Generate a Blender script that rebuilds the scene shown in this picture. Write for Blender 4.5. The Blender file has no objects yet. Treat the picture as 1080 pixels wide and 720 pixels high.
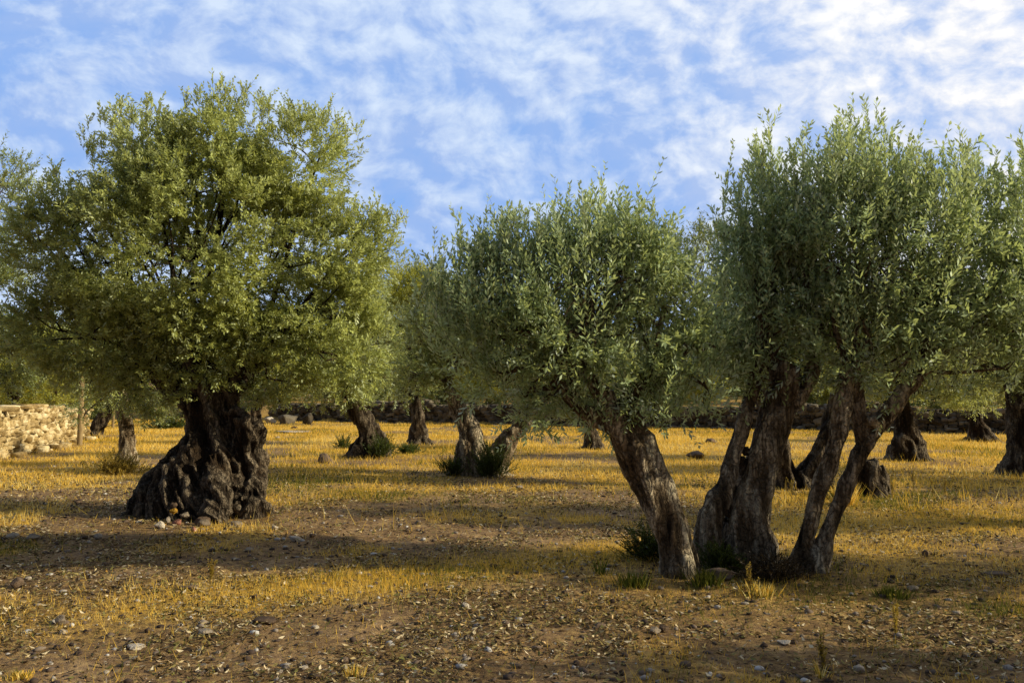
import bpy, bmesh, math, random
import numpy as np
from mathutils import Vector, noise as mn
rng = np.random.default_rng(7)
random.seed(7)
S = bpy.context.scene
COL = S.collection
F = 900.0; TILT = math.atan(52/900); HC = 1.6
SUN_AZ = math.radians(-8); SUN_EL = math.radians(23)

# ------------------------------------------------------------ helpers
def ray(px, py):
    a, b = (px-540)/F, (360-py)/F
    return (a, math.cos(TILT)-b*math.sin(TILT), math.sin(TILT)+b*math.cos(TILT))
def P(px, py, y):
    r = ray(px, py); t = y/r[1]
    return Vector((r[0]*t, y, HC+r[2]*t))
_T = np.random.default_rng(3).random((256, 256))
def vn(x, y, f=1.0, o=0):
    x = np.asarray(x, float)*f+31.7*o+1000; y = np.asarray(y, float)*f+17.3*o+1000
    xi = np.floor(x).astype(int); yi = np.floor(y).astype(int); u = x-xi; v = y-yi
    u = u*u*(3-2*u); v = v*v*(3-2*v)
    g = lambda i, j: _T[(xi+i) & 255, (yi+j) & 255]
    return (g(0,0)*(1-u)+g(1,0)*u)*(1-v)+(g(0,1)*(1-u)+g(1,1)*u)*v
def fbm(x, y, f, n=4, o=0):
    s = 0; a = .5; t = 0
    for k in range(n):
        s = s+a*vn(x, y, f*2**k, o+k); t += a; a *= .5
    return s/t
def ss(a, b, x):
    t = np.clip((np.asarray(x, float)-a)/(b-a), 0, 1); return t*t*(3-2*t)
def wall_y(x): return 46-(x+13.8)*(14/33)
def H(x, y):
    x = np.asarray(x, float); y = np.asarray(y, float)
    z = .11*(fbm(x, y, .16, 2, 5)-.5)*ss(3, 9, np.hypot(x, y))+.05*(fbm(x, y, .7, 3, 9)-.5)
    d = y-wall_y(x)
    z = z+.75*np.where(x > -14.2, ss(.1, .5, d), ss(0, 9, d))+.012*np.clip(d, 0, 60)
    return z
def Hf(x, y): return float(H(x, y))
def G(px, py):
    z = 0.0
    for _ in range(4):
        r = ray(px, py); t = (z-HC)/r[2]; x, y = r[0]*t, r[1]*t
        z = Hf(x, y)
    return Vector((x, y, z))

def tag(o, label=None, cat=None, group=None, kind=None):
    if label: o['label'] = label
    if cat: o['category'] = cat
    if group: o['group'] = group
    if kind: o['kind'] = kind
    return o
def empty(name, loc):
    o = bpy.data.objects.new(name, None); COL.objects.link(o); o.location = loc; o.empty_display_size = .2
    return o
def np_mesh(name, V, faces_n, idx, attr=None, smooth=False, matidx=None, uvn=None):
    me = bpy.data.meshes.new(name)
    V = np.asarray(V, np.float32).reshape(-1, 3); idx = np.asarray(idx, np.int32).ravel()
    me.vertices.add(len(V)); me.vertices.foreach_set('co', V.ravel())
    me.loops.add(len(idx)); me.loops.foreach_set('vertex_index', idx)
    if isinstance(faces_n, int):
        nf = len(idx)//faces_n; st = np.arange(nf, dtype=np.int32)*faces_n
    else:
        faces_n = np.asarray(faces_n, np.int32); nf = len(faces_n); st = np.concatenate([[0], np.cumsum(faces_n)[:-1]]).astype(np.int32)
    me.polygons.add(nf); me.polygons.foreach_set('loop_start', st)
    if matidx is not None: me.polygons.foreach_set('material_index', np.asarray(matidx, np.int32))
    me.update(calc_edges=True)
    if smooth: me.polygons.foreach_set('use_smooth', np.ones(nf, bool))
    if attr:
        for k, v in attr.items():
            a = me.attributes.new(k, 'FLOAT', 'POINT'); a.data.foreach_set('value', np.asarray(v, np.float32))
    return me
def link(name, me, mats, parent=None, loc=None):
    o = bpy.data.objects.new(name, me); COL.objects.link(o)
    for m in (mats if isinstance(mats, (list, tuple)) else [mats]):
        if m.name not in [q.name for q in me.materials if q]: me.materials.append(m)
    if parent: o.parent = parent
    if loc is not None: o.location = loc
    return o
def unit(v): return v/np.maximum(np.linalg.norm(v, axis=-1, keepdims=True), 1e-9)

# ------------------------------------------------------------ materials
class NT:
    def __init__(s, nt): s.t = nt; nt.nodes.clear()
    def n(s, ty, props=None, **inp):
        q = s.t.nodes.new(ty)
        for k, v in (props or {}).items(): setattr(q, k, v)
        for k, v in inp.items():
            k2 = int(k[1:]) if k[0] == '_' and k[1:].isdigit() else k.replace('_', ' ')
            if hasattr(v, 'is_output') or isinstance(v, bpy.types.NodeSocket): s.t.links.new(v, q.inputs[k2])
            else: q.inputs[k2].default_value = v
        return q
    def math(s, op, a, b=0.0, c=0.0, clamp=False):
        q = s.n('ShaderNodeMath', {'operation': op, 'use_clamp': clamp}, _0=a, _1=b, _2=c); return q.outputs[0]
    def mix(s, f, a, b, mode='MIX'):
        q = s.t.nodes.new('ShaderNodeMix'); q.data_type = 'RGBA'; q.blend_type = mode; q.clamp_factor = True
        for sock, v in ((q.inputs[0], f), (q.inputs[6], a), (q.inputs[7], b)):
            if isinstance(v, bpy.types.NodeSocket): s.t.links.new(v, sock)
            else: sock.default_value = (*v, 1) if isinstance(v, tuple) and len(v) == 3 else v
        return q.outputs[2]
    def ramp(s, f, stops, interp='LINEAR'):
        q = s.n('ShaderNodeValToRGB', Fac=f); r = q.color_ramp; r.interpolation = interp
        while len(r.elements) < len(stops): r.elements.new(.5)
        for e, (p, c) in zip(r.elements, stops):
            e.position = p; e.color = (*c, 1) if isinstance(c, tuple) else (c, c, c, 1)
        return q.outputs[0]
    def noise(s, vec, scale, detail=4, rough=.55, dist=0.0):
        return s.n('ShaderNodeTexNoise', Vector=vec, Scale=scale, Detail=detail, Roughness=rough, Distortion=dist).outputs['Fac']
    def attr(s, name): return s.n('ShaderNodeAttribute', {'attribute_name': name}).outputs['Fac']
    def mapping(s, vec, scale): return s.n('ShaderNodeMapping', Vector=vec, Scale=scale).outputs[0]
def mat(name):
    m = bpy.data.materials.new(name); m.use_nodes = True; return m, NT(m.node_tree)
def out(t, sh): t.n('ShaderNodeOutputMaterial', Surface=sh)
def bsdf(t, col, rough=.9, spec=.2, normal=None):
    k = {'Base_Color': col if isinstance(col, bpy.types.NodeSocket) else (*col, 1), 'Roughness': rough, 'Specular_IOR_Level': spec}
    if normal is not None: k['Normal'] = normal
    return t.n('ShaderNodeBsdfPrincipled', **k).outputs[0]
def bump(t, h, strength, dist): return t.n('ShaderNodeBump', Height=h, Strength=strength, Distance=dist).outputs[0]

def leaf_mat(name, top0, top1, under, trans, tmix=.38):
    m, t = mat(name)
    r = t.attr('rnd'); g = t.n('ShaderNodeNewGeometry')
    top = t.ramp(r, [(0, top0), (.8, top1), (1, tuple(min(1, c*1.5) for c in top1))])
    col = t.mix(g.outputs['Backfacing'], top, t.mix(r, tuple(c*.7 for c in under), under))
    pb = bsdf(t, col, .48, .35)
    tr = t.n('ShaderNodeBsdfTranslucent', Color=t.mix(r, tuple(c*.75 for c in trans), trans)).outputs[0]
    out(t, t.n('ShaderNodeMixShader', _0=tmix, _1=pb, _2=tr).outputs[0])
    return m
M = {}
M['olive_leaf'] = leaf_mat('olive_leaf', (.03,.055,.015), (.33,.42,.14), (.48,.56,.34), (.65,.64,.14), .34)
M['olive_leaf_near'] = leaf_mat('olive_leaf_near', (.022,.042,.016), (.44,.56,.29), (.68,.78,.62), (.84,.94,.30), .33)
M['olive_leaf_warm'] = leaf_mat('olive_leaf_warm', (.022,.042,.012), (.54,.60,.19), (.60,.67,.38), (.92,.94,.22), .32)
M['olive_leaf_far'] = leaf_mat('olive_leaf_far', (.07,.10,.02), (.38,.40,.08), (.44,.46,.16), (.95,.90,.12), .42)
M['shrub_leaf'] = leaf_mat('shrub_leaf', (.02,.032,.006), (.07,.095,.014), (.07,.09,.02), (.16,.20,.02), .35)
M['dead_leaf'] = leaf_mat('dead_leaf', (.03,.02,.01), (.10,.065,.03), (.09,.06,.03), (.12,.08,.03), .25)
M['dry_leaf'] = leaf_mat('dry_leaf', (.20,.13,.02), (.42,.30,.05), (.35,.26,.05), (.6,.42,.06), .4)

def bark(name, dark, mid, pale):
    m, t = mat(name)
    tc = t.n('ShaderNodeTexCoord').outputs['Object']
    sv = t.mapping(tc, (1, 1, .28))
    n1 = t.noise(sv, 9, 8, .62, .6); n2 = t.noise(tc, 2.3, 5, .6); n3 = t.noise(sv, 38, 6, .65, .3)
    cav = t.attr('cav')
    v = t.math('ADD', t.math('MULTIPLY', cav, .6), t.math('MULTIPLY', n1, .65))
    v = t.math('ADD', v, t.math('MULTIPLY', t.math('SUBTRACT', n3, .5), .5))
    v = t.math('SUBTRACT', v, .12)
    c = t.ramp(v, [(.22, dark), (.5, mid), (.66, pale), (.85, tuple(min(1, q*1.5) for q in pale))])
    lich = t.ramp(t.noise(tc, 13, 6, .7), [(.56, 0.0), (.64, 1.0)])
    c = t.mix(t.math('MULTIPLY', lich, t.ramp(n2, [(.45, 0.0), (.62, .55)])), c, (.30,.28,.22))
    c = t.mix(t.ramp(n2, [(.35, .35), (.55, 0.0)]), c, (.10,.055,.02))
    vo = t.n('ShaderNodeTexVoronoi', {'feature': 'DISTANCE_TO_EDGE'}, Vector=t.n('ShaderNodeVectorMath', {'operation': 'ADD'}, _0=t.mapping(tc, (1, 1, .22)), _1=t.n('ShaderNodeVectorMath', {'operation': 'SCALE'}, _0=t.n('ShaderNodeTexNoise', Vector=tc, Scale=8.0, Detail=4.0).outputs['Color'], Scale=.12).outputs[0]).outputs[0], Scale=20.0).outputs['Distance']
    crack = t.ramp(vo, [(0, 0.0), (.16, 1.0)])
    c = t.mix(t.math('MULTIPLY', t.math('SUBTRACT', 1.0, crack), t.ramp(n2, [(.35, .1), (.6, .7)])), c, dark)
    n4 = t.noise(tc, 30, 5, .75)
    c = t.mix(t.ramp(n4, [(.42, .55), (.56, 0.0)]), c, dark)
    h = t.math('ADD', t.math('ADD', t.math('MULTIPLY', n1, .6), t.math('MULTIPLY', n3, .5)), t.math('MULTIPLY', crack, .25))
    out(t, bsdf(t, c, .92, .15, bump(t, h, 1.0, .06)))
    return m
M['bark'] = bark('olive_bark', (.006,.004,.003), (.045,.031,.019), (.28,.22,.15))
M['bark_grey'] = bark('olive_bark_grey', (.010,.007,.004), (.27,.19,.11), (.74,.60,.41))

def ground_mat():
    m, t = mat('ground_soil')
    tc = t.n('ShaderNodeTexCoord').outputs['Object']; s = t.attr('straw')
    n1 = t.noise(tc, 1.7, 8, .62); n2 = t.noise(tc, 14, 8, .7); n3 = t.noise(tc, 60, 5, .7)
    soil = t.ramp(t.math('ADD', t.math('MULTIPLY', n1, .5), t.math('MULTIPLY', n2, .5)), [(.3, (.075,.042,.020)), (.5, (.26,.158,.080)), (.7, (.48,.33,.19))])
    soil = t.mix(t.ramp(n3, [(.58, 0.0), (.7, .6)]), soil, (.26,.19,.11))
    straw = t.ramp(n2, [(.3, (.17,.10,.025)), (.5, (.55,.33,.065)), (.7, (.90,.58,.14))])
    f = t.math('ADD', s, t.math('MULTIPLY', t.math('SUBTRACT', n2, .5), 1.4), 0, True)
    c = t.mix(f, soil, straw)
    h = t.math('ADD', t.math('MULTIPLY', n2, .7), t.math('MULTIPLY', n3, .35))
    out(t, bsdf(t, c, .95, .1, bump(t, h, .9, .05)))
    return m
M['ground'] = ground_mat()

def ramp_mat(name, stops, trans=.0, rough=.85, spec=.15):
    m, t = mat(name); c = t.ramp(t.attr('rnd'), stops, 'LINEAR'); s = bsdf(t, c, rough, spec)
    if trans:
        tr = t.n('ShaderNodeBsdfTranslucent', Color=c).outputs[0]; s = t.n('ShaderNodeMixShader', _0=trans, _1=s, _2=tr).outputs[0]
    out(t, s); return m
M['grass'] = ramp_mat('dry_grass_blades', [(0, (.12,.14,.02)), (.14, (.34,.28,.04)), (.28, (.78,.48,.06)), (.65, (1.0,.66,.11)), (1, (1.0,.84,.34))], .46)
M['green_grass'] = ramp_mat('green_grass_blades', [(0, (.04,.06,.008)), (.5, (.13,.15,.02)), (1, (.36,.32,.05))], .4)
M['litter'] = ramp_mat('fallen_leaves', [(0, (.02,.012,.006)), (.3, (.12,.07,.026)), (.5, (.30,.19,.07)), (.66, (.17,.17,.045)), (.82, (.46,.33,.13)), (.94, (.78,.66,.44)), (1, (.5,.26,.04))], .1)
M['gravel'] = ramp_mat('gravel_stone', [(0, (.06,.04,.03)), (.5, (.17,.12,.085)), (.8, (.32,.27,.22)), (1, (.55,.52,.48))])

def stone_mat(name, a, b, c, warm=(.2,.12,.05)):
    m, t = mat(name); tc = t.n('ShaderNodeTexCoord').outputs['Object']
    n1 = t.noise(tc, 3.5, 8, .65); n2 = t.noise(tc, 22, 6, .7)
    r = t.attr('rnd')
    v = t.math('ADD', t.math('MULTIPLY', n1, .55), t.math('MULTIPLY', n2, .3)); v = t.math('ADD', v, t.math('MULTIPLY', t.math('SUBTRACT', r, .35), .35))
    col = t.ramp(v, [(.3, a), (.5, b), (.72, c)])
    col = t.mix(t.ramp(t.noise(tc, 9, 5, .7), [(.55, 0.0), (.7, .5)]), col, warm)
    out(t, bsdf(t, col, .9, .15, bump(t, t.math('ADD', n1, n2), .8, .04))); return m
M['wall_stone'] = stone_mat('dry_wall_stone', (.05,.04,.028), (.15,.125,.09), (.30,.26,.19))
M['wall_lit'] = stone_mat('sunlit_wall_stone', (.22,.14,.05), (.62,.46,.22), (.90,.76,.48), (.40,.26,.07))  # sunlight on the left walls put into the stone colour
M['white_stone'] = stone_mat('white_limestone', (.20,.155,.11), (.44,.36,.27), (.74,.64,.50))
M['brown_stone'] = stone_mat('brown_fieldstone', (.07,.045,.03), (.15,.10,.065), (.28,.20,.14))
M['pink_stone'] = stone_mat('pink_stone', (.28,.12,.08), (.45,.2,.14), (.55,.3,.22))
M['orange_stone'] = stone_mat('ochre_stone', (.3,.15,.02), (.5,.27,.03), (.6,.38,.08))
M['dark'] = stone_mat('wall_core', (.02,.015,.01), (.04,.03,.02), (.07,.05,.035))
def wood_mat():
    m, t = mat('weathered_wood'); tc = t.n('ShaderNodeTexCoord').outputs['Object']
    n = t.noise(t.mapping(tc, (1, 1, .06)), 60, 6, .6)
    out(t, bsdf(t, t.ramp(n, [(.3, (.14,.09,.04)), (.6, (.38,.27,.13))]), .85, .2, bump(t, n, .6, .01))); return m
M['wood'] = wood_mat()

# ------------------------------------------------------------ tubes and trunks
def catmull(pts, n):
    pts = np.array(pts, float)
    if len(pts) == 2: return np.linspace(pts[0], pts[1], n)
    e = np.vstack([2*pts[0]-pts[1], pts, 2*pts[-1]-pts[-2]]); o = []
    for u in np.linspace(0, len(pts)-1, n):
        i = min(int(u), len(pts)-2); f = u-i; a, b, c, d = e[i:i+4]
        o.append(.5*((2*b)+(c-a)*f+(2*a-5*b+4*c-d)*f*f+(3*b-a-3*c+d)*f**3))
    o = np.array(o); o[:, 3] = np.maximum(o[:, 3], .002)
    return o
def tube(pts, n, seg):
    q = catmull(pts, n); C = q[:, :3]; R = q[:, 3]
    T = unit(np.gradient(C, axis=0)); ref = np.array([.9, .1, .2]); A = unit(np.cross(T, ref)); B = np.cross(T, A)
    a = np.linspace(0, 2*np.pi, seg, endpoint=False)
    V = C[:, None]+R[:, None, None]*(np.cos(a)[None, :, None]*A[:, None]+np.sin(a)[None, :, None]*B[:, None])
    V = V.reshape(-1, 3); fs = []
    i = np.arange(n-1)[:, None]*seg; j = np.arange(seg)[None]; k = (j+1) % seg
    Fq = np.stack([i+j, i+k, i+seg+k, i+seg+j], -1).reshape(-1, 4)
    return V, Fq, seg, n
def tubes_mesh(name, tubes, n=24, seg=20):
    bm_v = []; faces = []; off = 0
    for p in tubes:
        V, Fq, sg, nn = tube(p, n, seg)
        bm_v.append(V); faces += (Fq+off).tolist()
        faces.append([off+x for x in range(sg)][::-1]); faces.append([off+(nn-1)*sg+x for x in range(sg)]); off += len(V)
    me = bpy.data.meshes.new(name); me.from_pydata(np.vstack(bm_v).tolist(), [], faces); me.update()
    return me
def gnarl(tubes, voxel, amp, twist=.9, seed=0, fine=1.0):
    me = tubes_mesh('tmp', tubes)
    o = bpy.data.objects.new('tmp', me); COL.objects.link(o)
    md = o.modifiers.new('r', 'REMESH'); md.mode = 'VOXEL'; md.voxel_size = voxel
    sm = o.modifiers.new('s', 'SMOOTH'); sm.factor = .5; sm.iterations = 4
    dg = bpy.context.evaluated_depsgraph_get(); ev = o.evaluated_get(dg)
    m2 = bpy.data.meshes.new_from_object(ev); bpy.data.objects.remove(o); bpy.data.meshes.remove(me)
    nv = len(m2.vertices); co = np.empty(nv*3, np.float32); m2.vertices.foreach_get('co', co); co = co.reshape(-1, 3)
    no = np.empty(nv*3, np.float32); m2.vertices.foreach_get('normal', no); no = no.reshape(-1, 3)
    cx, cy = co[:, 0].mean(), co[:, 1].mean(); cav = np.zeros(nv, np.float32); k = 4.4 if amp > .04 else 5.5
    for i in range(nv):
        x, y, z = co[i]; a = z*twist; c, s = math.cos(a), math.sin(a); dx, dy = x-cx, y-cy
        qx, qy = dx*c-dy*s+seed*7.1, dx*s+dy*c+seed*3.3
        w = mn.noise(Vector((x*1.7+seed, y*1.7, z*1.7)))
        f1 = 1-2.2*abs(mn.noise(Vector((qx*k*.9+w*.6, qy*k*.9, z*.55+w*.4))))
        f2 = 1-2.2*abs(mn.noise(Vector((qx*k*2.1+w, qy*k*2.1, z*1.2))))
        f3 = mn.noise(Vector((qx*3.1, qy*3.1, z*2.6)))
        f4 = mn.noise(Vector((qx*16, qy*16, z*5)))
        d = .85*(f1-.5)+.4*(f2-.5)+.55*mn.noise(Vector((qx*1.9, qy*1.9, z*1.5)))+.25*f3+.34*fine*f4
        cav[i] = .5+.45*(.6*(f1-.4)+.55*(f2-.4)+.3*f4)
        co[i] += no[i]*(amp*d)
    m2.vertices.foreach_set('co', co.ravel())
    a = m2.attributes.new('cav', 'FLOAT', 'POINT'); a.data.foreach_set('value', cav)
    m2.polygons.foreach_set('use_smooth', np.ones(len(m2.polygons), bool)); m2.update()
    return m2
RS = 1.0
def T(d, *pts):   # trunk tube from image-measured points at ground distance d: (px, py, radius_px[, extra distance])
    o = []
    for p in pts:
        dd = d+(p[3] if len(p) > 3 else 0); v = P(p[0], p[1], dd); o.append((v.x, v.y, v.z, p[2]*dd/F*RS))
    return o
def roots(d, px, py, r, n, out_, seed=0, h=1.0, squash=1.0):
    """buttress roots flaring from the base of a trunk"""
    b = P(px, py, d); R = r*d/F*RS; q = random.Random(seed); o = []
    for i in range(n):
        a = 2*math.pi*(i+q.uniform(-.3, .3))/n; L = R*out_*q.uniform(.75, 1.2); c, s = math.cos(a), math.sin(a)*squash
        hh = R*h*q.uniform(.9, 1.6)
        o.append([(b.x+c*R*.25, b.y+s*R*.25, b.z+hh*1.3, R*.30), (b.x+c*R*.6, b.y+s*R*.6, b.z+hh*.55, R*.27),
                  (b.x+c*L*.8, b.y+s*L*.8, b.z+hh*.12, R*.2), (b.x+c*L*1.15, b.y+s*L*1.15, b.z-.1, R*.13)])
    return o

# ------------------------------------------------------------ foliage
def twigs(Pb, D, L, m, lw, ll, rg, stem=.0022, spread=.8, curve=.25, up=None, tone=None):
    """leafy twigs: Pb, D (N,3), L (N,), m leaf pairs. Returns leaf quads and stem quads."""
    N = len(Pb); D = unit(D)
    ref = rg.normal(size=(N, 3)); U = unit(np.cross(D, ref)); Vv = np.cross(D, U)
    t = (np.arange(m)+.6)/m; bend = U*curve*rg.uniform(-1, 1, (N, 1))
    if up is not None: bend = bend+np.array([0, 0, up])
    pos = Pb[:, None]+D[:, None]*(L[:, None]*t)[..., None]+bend[:, None]*(L[:, None]*t**2)[..., None]
    tan = unit(D[:, None]+2*bend[:, None]*t[None, :, None])
    ph = rg.uniform(0, 6.28, (N, 1))+np.arange(m)[None]*math.pi/2+rg.normal(0, .3, (N, m))
    s1 = np.cos(ph)[..., None]*U[:, None]+np.sin(ph)[..., None]*Vv[:, None]
    out_ = []
    rr = []
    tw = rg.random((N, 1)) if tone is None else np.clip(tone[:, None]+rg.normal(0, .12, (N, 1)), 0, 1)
    for sg in (1, -1):
        sp = spread*rg.uniform(.7, 1.35, (N, m, 1))
        ld = unit(tan*.8+s1*sg*sp+rg.normal(0, .14, (N, m, 3)))
        wd = unit(np.cross(ld, tan)+rg.normal(0, .25, (N, m, 3)))
        l = ll*rg.uniform(.5, 1.18, (N, m, 1))*(1-.35*t[None, :, None]**3); w = lw*rg.uniform(.8, 1.2, (N, m, 1))
        p0 = pos; p1 = pos+ld*l*.5+wd*w; p3 = pos+ld*l*.5-wd*w; p2 = pos+ld*l
        out_.append(np.stack([p0, p1, p2, p3], 2).reshape(-1, 3))
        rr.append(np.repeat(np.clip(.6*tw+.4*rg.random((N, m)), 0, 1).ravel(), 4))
    # terminal leaves
    leaves = np.vstack(out_); rnd = np.concatenate(rr)
    e = Pb+D*L[:, None]+bend*L[:, None]; mid = Pb+D*L[:, None]*.5+bend*L[:, None]*.25
    st = []
    for W in (U, Vv):
        for a, b, wa, wb in ((Pb, mid, stem, stem*.75), (mid, e, stem*.75, stem*.3)):
            st.append(np.stack([a-W*wa, a+W*wa, b+W*wb, b-W*wb], 1).reshape(-1, 3))
    return leaves, rnd, np.vstack(st)

def foliage_mesh(name, parts, base):
    Ls = np.vstack([p[0] for p in parts]); R = np.concatenate([p[1] for p in parts]); St = np.vstack([p[2] for p in parts])
    V = np.vstack([Ls, St])-np.array(base); nl = len(Ls)//4; ns = len(St)//4
    return np_mesh(name, V, 4, np.arange(len(V)), {'rnd': np.concatenate([R, np.full(len(St), .3)])}, matidx=np.r_[np.zeros(nl), np.ones(ns)])

def thin_tubes(segs, seg=5):
    """segs: list of paths [(x,y,z,r)...] -> vertices, quads"""
    Vs = []; Fs = []; off = 0
    for p in segs:
        V, Fq, sg, n = tube(p, max(4, len(p)*3), seg); Vs.append(V); Fs.append(Fq+off); off += len(V)
    return np.vstack(Vs), np.vstack(Fs)

def crown(d, blobs, ntw, ll, seed, base, tops, m=9, upb=.35, Lt=(.16, .34), lw=None, shoots=None, dd=1.0, stem=.0022, cl=9, hole=-.22, au=0, nf=1.0):
    """blobs: (px, py, r_px[, extra distance[, depth factor]]).  tops: trunk-top points the limbs start from."""
    rg = np.random.default_rng(seed); lw = lw or ll*.13
    B = []
    for b in blobs:
        q = d+(b[3] if len(b) > 3 else 0); v = P(b[0], b[1], q); r = b[2]*q/F
        B.append((v.x, v.y, v.z, r, r*dd, r))
    B = np.array(B); wgt = B[:, 3]**2; wgt = wgt/wgt.sum()
    nc = ntw//cl; C = []; O = []; own = []; tn = []
    while len(C) < nc:
        i = rg.choice(len(B), p=wgt); u = unit(rg.normal(size=3)); fr = rg.uniform(.25, 1)**.5
        r3 = B[i, 3:6]; c = B[i, :3]+u*r3*fr*.9
        if au and u[2] > .15 and rg.random() < .55: continue
        inside = (((c-B[:, :3])/B[:, 3:6])**2).sum(1)**.5
        if (inside < .55).any() and rg.random() < .75: continue
        if mn.noise(Vector(c*(nf*1.6/max(.6, ll*14)))+Vector((seed, 0, 0))) < hole: continue
        C.append(c); O.append(u); own.append(i); tn.append(np.clip(rg.normal(.48, .24)-.38*max(0, .85-inside.min()), 0, 1))  # deeper clusters get darker leaf colour, standing in for crown shade
    C = np.array(C); O = np.array(O); tn = np.array(tn)
    rep = np.repeat(np.arange(nc), cl); N = len(rep)
    D = unit(O[rep]+rg.normal(0, .55, (N, 3))+np.array([0, 0, upb])); L = rg.uniform(*Lt, N)
    Pb = C[rep]+rg.normal(0, .10*Lt[1]/.34, (N, 3))
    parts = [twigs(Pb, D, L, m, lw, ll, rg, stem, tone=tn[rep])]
    if au:   # free-standing upright shoots over the upper surface of the crown
        i = rg.choice(len(B), au, p=wgt); a = rg.uniform(0, 6.28, au); e = rg.uniform(-.2, 1.5, au)
        uu = np.c_[np.cos(a)*np.cos(e), np.sin(a)*np.cos(e), np.sin(e)]; p0 = B[i, :3]+uu*B[i, 3:4]*rg.uniform(.4, .95, (au, 1))
        ln = rg.uniform(.28, .75, au)*(1+.25*(rg.random(au) < .2)); p0[:, 2] -= ln*np.where(rg.random(au) < .22, .15, .6)
        dr = unit(uu*np.array([.5, .5, 0])+rg.normal(0, .15, (au, 3))+np.array([0, 0, 1]))
        kp = np.array([mn.noise(Vector(q_*1.7)+Vector((seed+4, 0, 0))) > -.12 for q_ in p0]); p0, dr, ln = p0[kp], dr[kp], ln[kp]
        parts.append(twigs(p0, dr, ln, 13, lw, ll*.92, rg, stem*1.2, .62, .14, tone=np.clip(rg.normal(.6, .25, len(ln)), 0, 1)))
    if shoots:
        # upright leading shoots: (px, py_tip, length_m, count[, spread_m])
        for (sx, sy, sl, cnt, *r) in shoots:
            q = d+rg.uniform(-.25, .25)*dd; tip = np.array(P(sx, sy, q)); spd = r[0] if r else .16
            n = cnt; ln = sl*rg.uniform(.45, 1.0, n); ln[0] = sl
            e = tip+np.c_[rg.normal(0, spd, n), rg.normal(0, spd, n), -np.abs(rg.normal(0, sl*.42, n))]; e[0] = tip
            lean = np.c_[rg.normal(0, .16, n), rg.normal(0, .16, n), np.ones(n)]; lean = unit(lean)
            parts.append(twigs(e-lean*ln[:, None], lean, ln, max(6, int(sl/.038)), lw*1.02, ll*.95, rg, stem*1.3, .5, .08))
            # side shoots along the leader
            k = cnt*2; hh = rg.uniform(.1, .8, k); b0 = (e-lean*ln[:, None])[rg.integers(0, n, k)]
            sd = unit(np.c_[rg.normal(0, .5, k), rg.normal(0, .5, k), np.ones(k)])
            parts.append(twigs(b0+np.array([0, 0, 1])*(hh*sl*.6)[:, None], sd, rg.uniform(.12, .3, k), 7, lw, ll*.9, rg, stem, .55, .15))
    me = foliage_mesh('foliage', parts, base)
    # limbs and branches
    segs = []; tops = [np.array(q) for q in tops]
    ends = []
    for b in B:
        tp = min(tops, key=lambda q: np.linalg.norm(q[:3]-b[:3])); r0 = min(tp[3]*.6, .042); c = b[:3]+rg.normal(0, .1, 3)
        mid = (tp[:3]+c)/2+rg.normal(0, .12*b[3], 3)+np.array([0, 0, .08])
        segs.append([(*tp[:3], r0), (*mid, r0*.65), (*c, r0*.38)]); ends.append(((*mid, r0*.5), (*c, r0*.36)))
    sel = rg.choice(nc, min(nc, 150), replace=False)
    for i in sel:
        e = ends[own[i]][rg.integers(0, 2)]; a = np.array(e[:3]); c = C[i]; mid = (a+c)/2+rg.normal(0, .08, 3); r0 = min(e[3], .022*max(1, ll*12))
        segs.append([(*a, r0), (*mid, r0*.6), (*c, r0*.2)])
    V, Fq = thin_tubes(segs)
    mb = np_mesh('branches', V-np.array(base), 4, Fq, {'cav': np.full(len(V), .5)}, smooth=True)
    return me, mb

TREES = []
def tree(label, d, trunk, blobs, ntw, ll, seed, voxel=.03, amp=.05, leaf='olive_leaf', barkm='bark', tops=None, name='olive_tree', group=None, twist=.9, **kw):
    b = trunk[0][0]; base = Vector((b[0], b[1], Hf(b[0], b[1])))
    root = tag(empty(name, base), label, 'tree', group or 'olive trees in the grove')
    me = gnarl(trunk, voxel, amp, twist, seed)
    co = np.empty(len(me.vertices)*3, np.float32); me.vertices.foreach_get('co', co); co = co.reshape(-1, 3)-np.array(base, np.float32); me.vertices.foreach_set('co', co.ravel()); me.name = 'trunk'
    link('trunk', me, M[barkm], root)
    if blobs:
        tp = tops or [trunk[0][-1]]
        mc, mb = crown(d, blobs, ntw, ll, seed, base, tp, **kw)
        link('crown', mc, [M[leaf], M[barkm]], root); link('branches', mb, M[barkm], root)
    TREES.append(root)
    return root

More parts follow.
